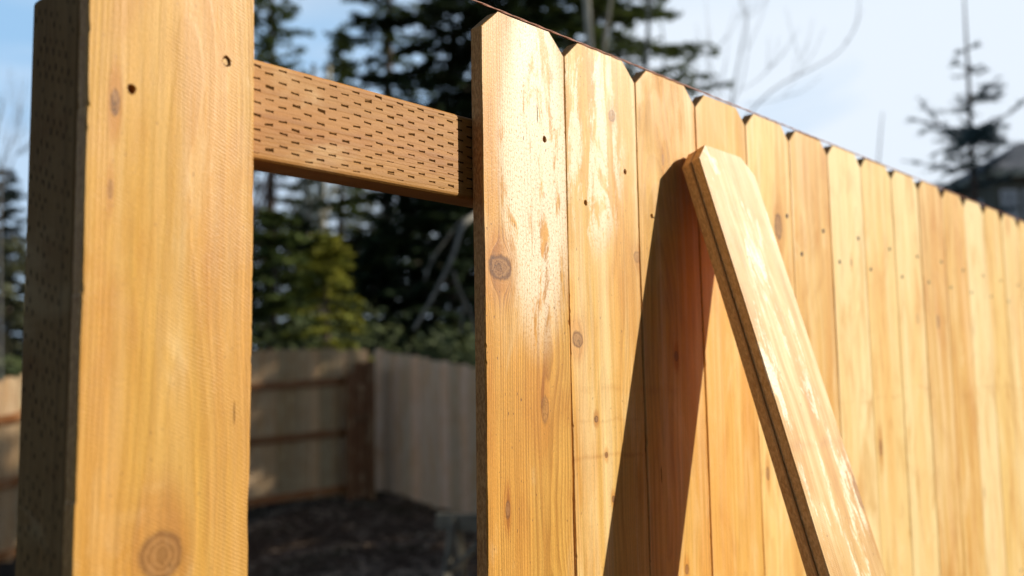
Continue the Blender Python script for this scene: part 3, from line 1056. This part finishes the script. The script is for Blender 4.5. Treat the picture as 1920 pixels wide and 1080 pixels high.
for i, (px, Z, ty, h, rad, m_, dn, spz, st, lab) in enumerate(TREES):
    fp = foot(px, Z)
    if h is None: h = hgt(px, ty, Z)
    conifer('evergreen_tree', fp, h, rad, m_, lab, 300+i, dn, st, sparse=spz, group=G1, whorl=(0.27 if i < 2 else 0.42) if h > 8 else 0.24, quad=0.9 if h > 8 else 1.0,
            shape=0.55 if i in (0, 1) else 0.9)

# understorey right behind the yard fence
HEDGE = leafmat('hedge_leaves', (0.028, 0.045, 0.016), (0.075, 0.09, 0.026), trans=0.2)


def shrub(px, Z, w_, h_, mat, label, seed, n=5000, cat='shrub', group=None):
    r = random.Random(seed)
    fp = foot(px, Z)
    root = empty('shrub', fp)
    tag(root, label, cat, group)
    V, Fc = [], []
    for k in range(7):
        a = r.uniform(0, 6.28)
        tube([(0, 0, -0.1), (math.cos(a)*w_*0.25, math.sin(a)*w_*0.25, h_*0.45), (math.cos(a)*w_*0.42, math.sin(a)*w_*0.42, h_*r.uniform(0.7, 0.95))], [0.03, 0.02, 0.006], 4, V, Fc)
    mesh_obj('stem', V, Fc, BARK, root)
    blobs = [(r.uniform(-0.6, 0.6)*w_, r.uniform(-0.6, 0.6)*w_, r.uniform(0.15, 0.85)*h_, r.uniform(0.25, 0.5)*w_) for _ in range(14)]
    V, Fc = [], []
    for k in range(n):
        bx, by, bz, br = r.choice(blobs)
        d = Vector((r.gauss(0, 1), r.gauss(0, 1), r.gauss(0, 1))).normalized()*br*(r.random()**0.4)
        q = Vector((bx, by, max(0.0, bz)))+d
        if q.z < 0: continue
        e1 = Vector((r.gauss(0, 1), r.gauss(0, 1), r.gauss(0, 1))).normalized()
        e2 = e1.orthogonal().normalized()*0.045
        e1 = e1*0.075
        b = len(V)
        for v in (q-e1, q-e2, q+e1, q+e2): V.append(tuple(v))
        Fc.append((b, b+1, b+2, b+3))
    mesh_obj('foliage', V, Fc, mat, root)
    return root


shrub(560, 15.5, 2.0, 2.6, HEDGE, 'dark shrub under the mid green evergreen, just above the yard fence', 1, 7000)
shrub(760, 15.0, 1.8, 2.3, HEDGE, 'dark shrub over the corner of the yard fence', 2, 7000)
shrub(860, 14.6, 1.6, 2.1, HEDGE, 'dark shrub over the right end of the yard fence by the first picket', 3, 7000)
shrub(20, 14.0, 1.3, 2.2, HEDGE, 'dark shrub above the sunlit bit of yard fence at the left edge', 4, 5000)

# bare deciduous stems
def stem(V, Fc, pts, r0, r1, n=6):
    m_ = len(pts)
    # smooth through the given points
    P = []
    for i in range(m_-1):
        p0, p1, p2, p3 = pts[max(i-1, 0)], pts[i], pts[i+1], pts[min(i+2, m_-1)]
        for k in range(5):
            t = k/5
            P.append(0.5*((2*p1)+(p2-p0)*t+(2*p0-5*p1+4*p2-p3)*t*t+(3*p1-p0-3*p2+p3)*t**3))
    P.append(pts[-1])
    tube(P, [r0+(r1-r0)*i/(len(P)-1) for i in range(len(P))], n, V, Fc)


def bare(name, px, Z, paths, label, mat, group=None, seed=0, twigs=0):
    """bare tree: every path is [(px, py, dZ) ...], first and last radius"""
    fp = foot(px, Z)
    root = empty(name, fp)
    tag(root, label, 'tree', group)
    for i, (path, r0, r1, *mm) in enumerate(paths):
        V, Fc = [], []
        pts = []
        for q in path:
            if q == 'foot': pts.append(Vector((0, 0, -0.2)))
            else: pts.append(at(q[0], q[1], Z+(q[2] if len(q) > 2 else 0))-fp)
        stem(V, Fc, pts, r0, r1)
        rr_ = random.Random(seed+i*13+px)
        for q in range(twigs):
            j = rr_.randrange(1, len(pts)-1) if len(pts) > 3 else 1
            t = rr_.random()
            P_ = pts[j]*(1-t)+pts[min(j+1, len(pts)-1)]*t
            ax = (pts[min(j+1, len(pts)-1)]-pts[j]).normalized()
            dv = (ax*0.7+Vector((rr_.gauss(0, .5), rr_.gauss(0, .5), rr_.uniform(0.1, 0.7)))).normalized()
            ll = rr_.uniform(0.25, 0.8)
            m1 = P_+dv*ll*0.5+Vector((0, 0, -0.03))
            stem(V, Fc, [P_, m1, P_+dv*ll+Vector((0, 0, 0.06))], 0.005, 0.0018, 3)
        mesh_obj('trunk' if i == 0 else 'branch', V, Fc, mm[0] if mm else mat, root)
    return root


bare('bare_tree', 1122, 9.0, [
    (['foot', (1118, 420), (1110, 160), (1104, 60), (1096, -60), (1090, -260)], 0.055, 0.024, PALEB),
    ([(1112, 330), (1130, 210), (1133, 90), (1145, 0), (1160, -120)], 0.03, 0.012),
    ([(1114, 380), (1060, 330, -.5), (980, 360, -1.2), (900, 398, -2.0), (868, 425, -2.4), (850, 478, -2.6), (818, 545, -2.8), (776, 618, -3.0)], 0.030, 0.009),
    ([(890, 402, -2.1), (862, 418, -2.3), (832, 455, -2.3), (808, 492, -2.4), (796, 528, -2.5)], 0.010, 0.005),
    ([(850, 508, -2.7), (862, 545, -2.7), (884, 592, -2.7), (896, 640, -2.7)], 0.011, 0.007),
    ([(870, 560, -2.7), (868, 590, -2.7), (862, 625, -2.7)], 0.008, 0.006),
], 'bare tree whose dead grey boughs hang down beside the first picket', GREYB)
bare('bare_tree', 1195, 13.0, [
    (['foot', (1200, 400), (1205, 210), (1215, 60), (1222, -100)], 0.06, 0.02),
    ([(1203, 300), (1225, 190), (1245, 120), (1240, 40)], 0.02, 0.008),
], 'slim bare grey trunk in front of the sunlit fir', GREYB)
for (px, Z, lab) in ((574, 26.0, 'left of two pale bare trunks seen just under the treated rail'), (603, 27.5, 'right of two pale bare trunks seen just under the treated rail')):
    bare('bare_tree', px, Z, [(['foot', (px+3, 520), (px, 400), (px+5, 300), (px+14, 120)], 0.16, 0.06),
                              ([(px, 430), (px+30, 330), (px+55, 210)], 0.05, 0.015), ([(px+2, 380), (px-26, 290), (px-40, 180)], 0.05, 0.015)], lab, PALEB)
GT = plain('hazel_twig_bark', (0.20, 0.19, 0.18), 0.8, 0, 0.3, 9)
bare('bare_tree', 1378, 11.0, [
    (['foot', (1378, 420), (1378, 260), (1372, 195), (1384, 120), (1398, 55), (1402, -10)], 0.0192, 0.0038),
    ([(1376, 250), (1425, 190), (1470, 155), (1520, 130), (1575, 95), (1605, 45), (1612, -10)], 0.0092, 0.0038),
    ([(1378, 240), (1340, 190), (1328, 130), (1332, 50)], 0.0038, 0.0020),
    ([(1372, 200), (1392, 150), (1402, 90), (1400, 30)], 0.0062, 0.0027),
    ([(1376, 210), (1352, 160), (1330, 110), (1368, 65), (1388, 20), (1390, -20)], 0.0038, 0.0023),
    ([(1386, 170), (1420, 150), (1450, 115), (1460, 70)], 0.0038, 0.0020),
    ([(1376, 260), (1350, 195), (1345, 175)], 0.0038, 0.0015),
    ([(1400, 195), (1440, 190), (1470, 180), (1500, 130), (1512, 80)], 0.0038, 0.0015),
], 'leafless shrub whose long thin twigs curve up into the white sky', GT, twigs=3)
bare('bare_tree', 1640, 14.0, [(['foot', (1642, 420), (1648, 290), (1655, 210)], 0.02, 0.006)], 'single faint bare twig in the sky between the leaning pickets and the small fir', GT)
# russet bare crown at the left of the gap
V, Fc = [], []
r = random.Random(77)
fp = foot(440, 20)
root = empty('bare_tree', fp)
tag(root, 'reddish brown leafless bush peeking over the treated rail at its left end', 'tree')
RUS = plain('russet_twigs', (0.24, 0.13, 0.095), 0.85, 0, 0.3, 9)
tp = hgt(500, 40, 20)
tube([(0, 0, -0.2), (0.1, 0, tp*0.55)], [0.12, 0.07], 6, V, Fc)
mesh_obj('trunk', V, Fc, RUS, root)
V, Fc = [], []
for k in range(130):
    a = r.uniform(0, 6.28)
    z0 = tp*r.uniform(0.3, 0.6)
    L_ = tp*r.uniform(0.2, 0.42)
    d = Vector((math.cos(a)*r.uniform(0.1, 0.55), math.sin(a)*r.uniform(0.1, 0.55), 1)).normalized()
    p0 = Vector((math.cos(a)*0.4*r.random(), math.sin(a)*0.4*r.random(), z0))
    tube([p0, p0+d*L_*0.5+Vector((r.gauss(0, .1), r.gauss(0, .1), 0)), p0+d*L_], [0.018, 0.010, 0.004], 3, V, Fc, False)
mesh_obj('twigs', V, Fc, RUS, root)['kind'] = 'stuff'
# faint bare twigs beyond the left edge
bare('bare_tree', 15, 13.0, [(['foot', (0, 420), (6, 300), (22, 215)], 0.014, 0.004), ([(4, 330), (-10, 260), (8, 190)], 0.012, 0.004),
                             ([(5, 310), (28, 250), (40, 205)], 0.010, 0.004), ([(2, 360), (30, 290), (48, 280)], 0.010, 0.004)], 'wispy bare twigs against blue sky at the far left edge', GT, twigs=9)

# ------------------------------------------------------------------ small fir against the sky on the right
Zs = 10.5
fp = foot(1826, Zs)
root = empty('young_fir', fp)
tag(root, 'young open fir with upswept boughs silhouetted on the white sky before the house', 'tree')
V, Fc = [], []
TR = [(1830, 700), (1828, 400), (1822, 300), (1820, 240), (1816, 150), (1812, 80), (1808, 0), (1806, -60)]
stem(V, Fc, [Vector((0, 0, -0.2))]+[at(a, b, Zs)-fp for a, b in TR[1:]], 0.040, 0.003)
VC, FC = [], []
BR = [((1812, 92), (1835, 78, .1), .5), ((1812, 94), (1790, 96, -.1), .5), ((1814, 130), (1838, 122, .3), .4), ((1814, 128), (1786, 112, -.2), .25),
      ((1815, 140), (1788, 143, .1), .5), ((1816, 135), (1850, 132, .1), .5), ((1818, 192), (1850, 168, .2), .9), ((1818, 190), (1884, 172, -.4), 1.0),
      ((1818, 185), (1873, 143, .4), .7), ((1818, 196), (1790, 178, .3), .35), ((1819, 205), (1793, 200, -.5), .35),
      ((1822, 248), (1765, 236, .3), .7), ((1765, 236), (1720, 182, .4), .6), ((1768, 236), (1705, 222, .2), .7), ((1760, 230), (1728, 248, -.3), .55),
      ((1822, 245), (1876, 222, -.2), 1.0), ((1874, 224), (1924, 186, -.3), 1.0), ((1822, 242), (1850, 232, -.8), 1.2), ((1822, 250), (1800, 262, -.9), 1.2),
      ((1822, 246), (1838, 252, .9), 1.2), ((1824, 262), (1884, 258, .4), .7), ((1824, 290), (1780, 280, .5), .5), ((1824, 286), (1776, 296, -.3), .4),
      ((1824, 300), (1870, 276, .5), .5), ((1824, 320), (1720, 304, .4), .5), ((1824, 300), (1800, 312, -.6), .8), ((1824, 330), (1870, 300, -.5), .8),
      ((1826, 350), (1770, 345, -.5), .8), ((1826, 350), (1885, 330, .5), .8), ((1826, 400), (1760, 400, .5), 1), ((1826, 400), (1890, 390, -.5), 1)]
r = random.Random(9)
for (a, b, den) in BR:
    dz0 = 0.0 if abs(a[0]-1818) < 20 else 0.3
    A = at(a[0], a[1], Zs+dz0*(b[2] > 0)-dz0*(b[2] < 0))-fp
    B = at(b[0], b[1], Zs+b[2]*1.6)-fp
    M = (A+B)/2+Vector((0, 0, -0.05*(B-A).length))
    stem(V, Fc, [A, M, B], 0.010, 0.003, 4)
    D = B-A
    twigs = [(A, M, B, 1.0)]
    if D.length > 0.12:
        sdv = D.cross(Vector((0, 0, 1))).normalized()
        for q_ in range(int(D.length*11)):
            tt = r.uniform(0.15, 0.95)
            P_ = A*(1-tt)*(1-tt)+M*2*tt*(1-tt)+B*tt*tt
            dv_ = (D.normalized()*0.8+sdv*r.choice((-1, 1))*r.uniform(0.4, 1.0)+Vector((0, 0, r.uniform(-0.5, 0.45)))).normalized()
            e_ = P_+dv_*D.length*r.uniform(0.12, 0.28)
            twigs.append((P_, (P_+e_)/2, e_, 0.35))
            stem(V, Fc, [P_, e_], 0.004, 0.002, 3)
    for (A, M, B, wgt) in twigs:
     D = B-A
     for k in range(int((105*D.length*den)+4)):
        t = r.random()**0.8
        q = A+(M-A)*2*t*(1-t)*1.0+D*t*t+(M-A)*0.0 if False else A*(1-t)*(1-t)+M*2*t*(1-t)+B*t*t
        q = q+Vector((r.gauss(0, .028), r.gauss(0, .028), r.gauss(-0.008, .022)))*(0.25+den*0.2)
        dr = (D.normalized()+Vector((r.gauss(0, .8), r.gauss(0, .8), r.gauss(0, .5)))).normalized()
        e1 = dr*r.uniform(0.03, 0.065)
        e2 = dr.orthogonal().normalized()*0.011
        c0 = len(VC)
        for v in (q-e2, q+e1, q+e2): VC.append(tuple(v))
        FC.append((c0, c0+1, c0+2))
mesh_obj('trunk', V, Fc, BARK, root)
mesh_obj('needles', VC, FC, BLUEG, root)['kind'] = 'stuff'
# tip of a distant conifer just above the fence
conifer('evergreen_tree', foot(1583, 40), hgt(1583, 268, 40), 1.0, BLUEG, 'tiny tip of a far conifer just clearing the picket tops', 411, 0.9, 0.3, whorl=0.5)

# ------------------------------------------------------------------ house on the right
g = N('dark_shingle')
o_ = g.tc.outputs['Object']
n1 = g.noise(o_, 1.2, 3)
n2 = g.noise(o_, 30, 2)
c = g.mix(g.step(n1, 0.3, 0.7), (0.17, 0.185, 0.21), (0.27, 0.275, 0.29))
c = g.mix(g.mul(g.step(n2, 0.4, 0.7), 0.5), c, (0.15, 0.15, 0.15))
g.t.links.new(c, g.bsdf.inputs['Base Color'])
g.bsdf.inputs['Roughness'].default_value = 0.9
SHING = g.mat
SIDING = plain('olive_siding', (0.085, 0.085, 0.062), 0.8, 0, 0.2, 4)
FASC = plain('grey_green_trim', (0.23, 0.24, 0.19), 0.7, 0, 0.2, 4)
GLASS = plain('window_glass', (0.10, 0.13, 0.16), 0.06, 0, 0.1, 3)
WTRIM = plain('white_trim', (0.42, 0.44, 0.46), 0.6, 0, 0.1, 3)
Zh = 34.0
hc = at(1850, 318, Zh)
hg = gh(hc.x, hc.y)
house = empty('house', (hc.x, hc.y, hg), math.atan2(R0.y, R0.x))
tag(house, 'dark roofed house with olive walls half hidden behind the far end of the fence', 'house')
ez = hc.z-hg
rz_ = ez+1.65
rx0, ry0, rx1, ry1 = 0.0, 0.0, 13.0, 5.6
ov = 0.45
wx0, wx1, wy0, wy1 = rx0+ov, rx1-ov, ry0+ov, ry1-ov
ins = 2.75
cy = (ry0+ry1)/2
v, f = box_data(wx0, wx1, wy0, wy1, -0.3, ez-0.05)
mesh_obj('wall', v, f, SIDING, house)
V = [(rx0, ry0, ez), (rx1, ry0, ez), (rx1, ry1, ez), (rx0, ry1, ez), (rx0+ins, cy, rz_), (rx1-ins, cy, rz_)]
V += [(a, b, c_-0.22) for a, b, c_ in V[:4]]
Fc = [(0, 1, 5, 4), (1, 2, 5), (2, 3, 4, 5), (3, 0, 4), (6, 9, 8, 7), (0, 6, 7, 1), (1, 7, 8, 2), (2, 8, 9, 3), (3, 9, 6, 0)]
rf = mesh_obj('roof', V, Fc, SHING, house)
# shingle courses on the two slopes in view
V, Fc = [], []
nc = 26
for k in range(nc):
    t = k/nc
    t2 = (k+1)/nc
    def cor(i, j, tt): 
        a = Vector((rx0, ry0, ez)) if i == 0 else Vector((rx1, ry0, ez)) if i == 1 else Vector((rx0, ry1, ez))
        b = Vector((rx0+ins, cy, rz_)) if i != 1 else Vector((rx1-ins, cy, rz_))
        return a+(b-a)*tt
    for (i, j, nrm) in ((0, 1, Vector((0, -0.4, 1)).normalized()), (2, 0, Vector((-0.4, 0, 1)).normalized())):
        A, B, C_, D = cor(i, 0, t), cor(j, 0, t), cor(j, 0, t2), cor(i, 0, t2)
        b = len(V)
        for q, hh in ((A, 0.035), (B, 0.035), (C_, 0.008), (D, 0.008)): V.append(tuple(q+nrm*hh))
        for q in (A, B): V.append(tuple(q+nrm*0.004))
        Fc.append((b, b+1, b+2, b+3))
        Fc.append((b, b+4, b+5, b+1))
mesh_obj('shingle_courses', V, Fc, SHING, house)['kind'] = 'stuff'
for (a, b) in (((rx0, ry0), (rx1, ry0)), ((rx0, ry1), (rx0, ry0))):
    d = Vector((b[0]-a[0], b[1]-a[1], 0))
    me = bevel_box(0, d.length, -0.05, 0.09, -0.27, -0.02, 0.01, 1)
    me.materials.append(FASC)
    link('gutter', me, house, (a[0], a[1], ez), (0, 0, math.atan2(d.y, d.x)))


def window(x, y, z, wd, h_, ang):
    me = bevel_box(-wd/2, wd/2, -0.05, 0.0, 0, h_, 0.01, 1)
    me.materials.append(WTRIM)
    w_ = link('window', me, house, (x, y, z), (0, 0, ang))
    me = bevel_box(-wd/2+0.09, -0.03, -0.062, -0.045, 0.09, h_-0.09, 0.004, 1)
    me.materials.append(GLASS)
    link('pane', me, w_)
    me2 = bevel_box(0.03, wd/2-0.09, -0.062, -0.045, 0.09, h_-0.09, 0.004, 1)
    me2.materials.append(GLASS)
    link('pane', me2, w_)


for x in (0.95, 1.75, 4.0, 5.6, 8.2, 10.6):
    window(x, wy0-0.001, ez-2.1, 0.62, 1.45, 0)
    window(x, wy0-0.001, ez-5.2, 0.62, 1.45, 0)
for y in (1.8, 3.8): window(wx0-0.001, y, ez-2.1, 0.9, 1.3, -math.pi/2)

shrub(1905, 16, 1.3, hgt(1905, 405, 16), MID, 'green bush in front of the house at the right edge', 8, 5000)

# ------------------------------------------------------------------ litter on the yard soil
LIT = plain('dead_leaf', (0.42, 0.30, 0.20), 0.9, 0, 0.6, 2, (0.13, 0.08, 0.05))
V, Fc = [], []
r = random.Random(12)
for k in range(9000):
    q = at(r.uniform(380, 960), 1000, 3.0+9.5*r.random())
    x, y = q.x+r.gauss(0, .3), q.y+r.gauss(0, .3)
    if y < 0.3: continue
    z = gh(x, y)+gnoise(x, y)+0.004
    a = r.uniform(0, 6.28)
    s = r.uniform(0.015, 0.065)
    b = len(V)
    for dx, dy in ((1, 0), (0, .45), (-1, 0), (0, -.45)):
        V.append((x+s*(dx*math.cos(a)-dy*math.sin(a)), y+s*(dx*math.sin(a)+dy*math.cos(a)), z+r.uniform(0, .02)))
    Fc.append((b, b+1, b+2, b+3))
lit = mesh_obj('leaf_litter', V, Fc, LIT)
tag(lit, 'dead leaves and bark bits strewn on the shaded soil', 'leaf litter', kind='stuff')
# firs on the sunny side of the yard, just out of the picture: they shade the soil and the yard fence
shade = []
for i, (x, y, h, rad, lab) in enumerate((
        (16.1, 0.7, 11.5, 2.9, 'tall fir on the sunny side of the yard, second from the house'),
        (14.2, -1.9, 8.6, 2.2, 'lowest fir on the sunny side of the yard past the end of the fence'),
        (13.0, -4.4, 10.0, 2.5, 'tall fir on the sunny side of the yard, farthest from the house'),
        (17.0, -2.8, 11.5, 2.6, 'fir standing in the middle of the group on the sunny side of the yard'))):
    shade.append(conifer('evergreen_tree', Vector((x, y, 0)), h, rad, DARK, lab, 500+i, 1.5, 0.05, whorl=0.30))
# unseen firs added behind the viewer to hold back low sky light
for i, (x, y, k) in enumerate(((-11.5, -6.2, 0), (-9.2, -6.9, 2), (-6.9, -6.4, 3), (-4.5, -7.0, 0), (-2.2, -6.4, 2), (0.2, -6.9, 3), (2.5, -6.5, 0), (4.6, -7.6, 1))):
    src = shade[k]
    c = src.copy()
    COL.objects.link(c)
    c.location = (x, y, 0)
    c.rotation_euler = (0, 0, 1.3*i)
    c['label'] = '%s fir from the left in the unseen row added to block sky light' % (
        'first', 'second', 'third', 'fourth', 'fifth', 'sixth', 'seventh', 'eighth')[i]
    c['group'] = 'unseen firs added to block sky light'
    for ch in src.children:
        d = ch.copy()
        COL.objects.link(d)
        d.parent = c

# more of the same wood to the left, beyond the frame
for i, (px, Z) in enumerate(((-260, 24), (-480, 21), (-760, 25), (-1050, 22), (-1500, 24), (150, 30))):
    src = shade[i % 3]
    c = src.copy()
    COL.objects.link(c)
    c.location = foot(px, Z)
    c.rotation_euler = (0, 0, 2.1*i)
    c['label'] = '%s in the line of firs running left behind the yard fence, beyond the left edge' % ('first', 'second', 'third', 'fourth', 'fifth', 'hindmost')[i]
    c['group'] = 'firs left of the yard fence'
    for ch in src.children:
        d = ch.copy()
        COL.objects.link(d)
        d.parent = c
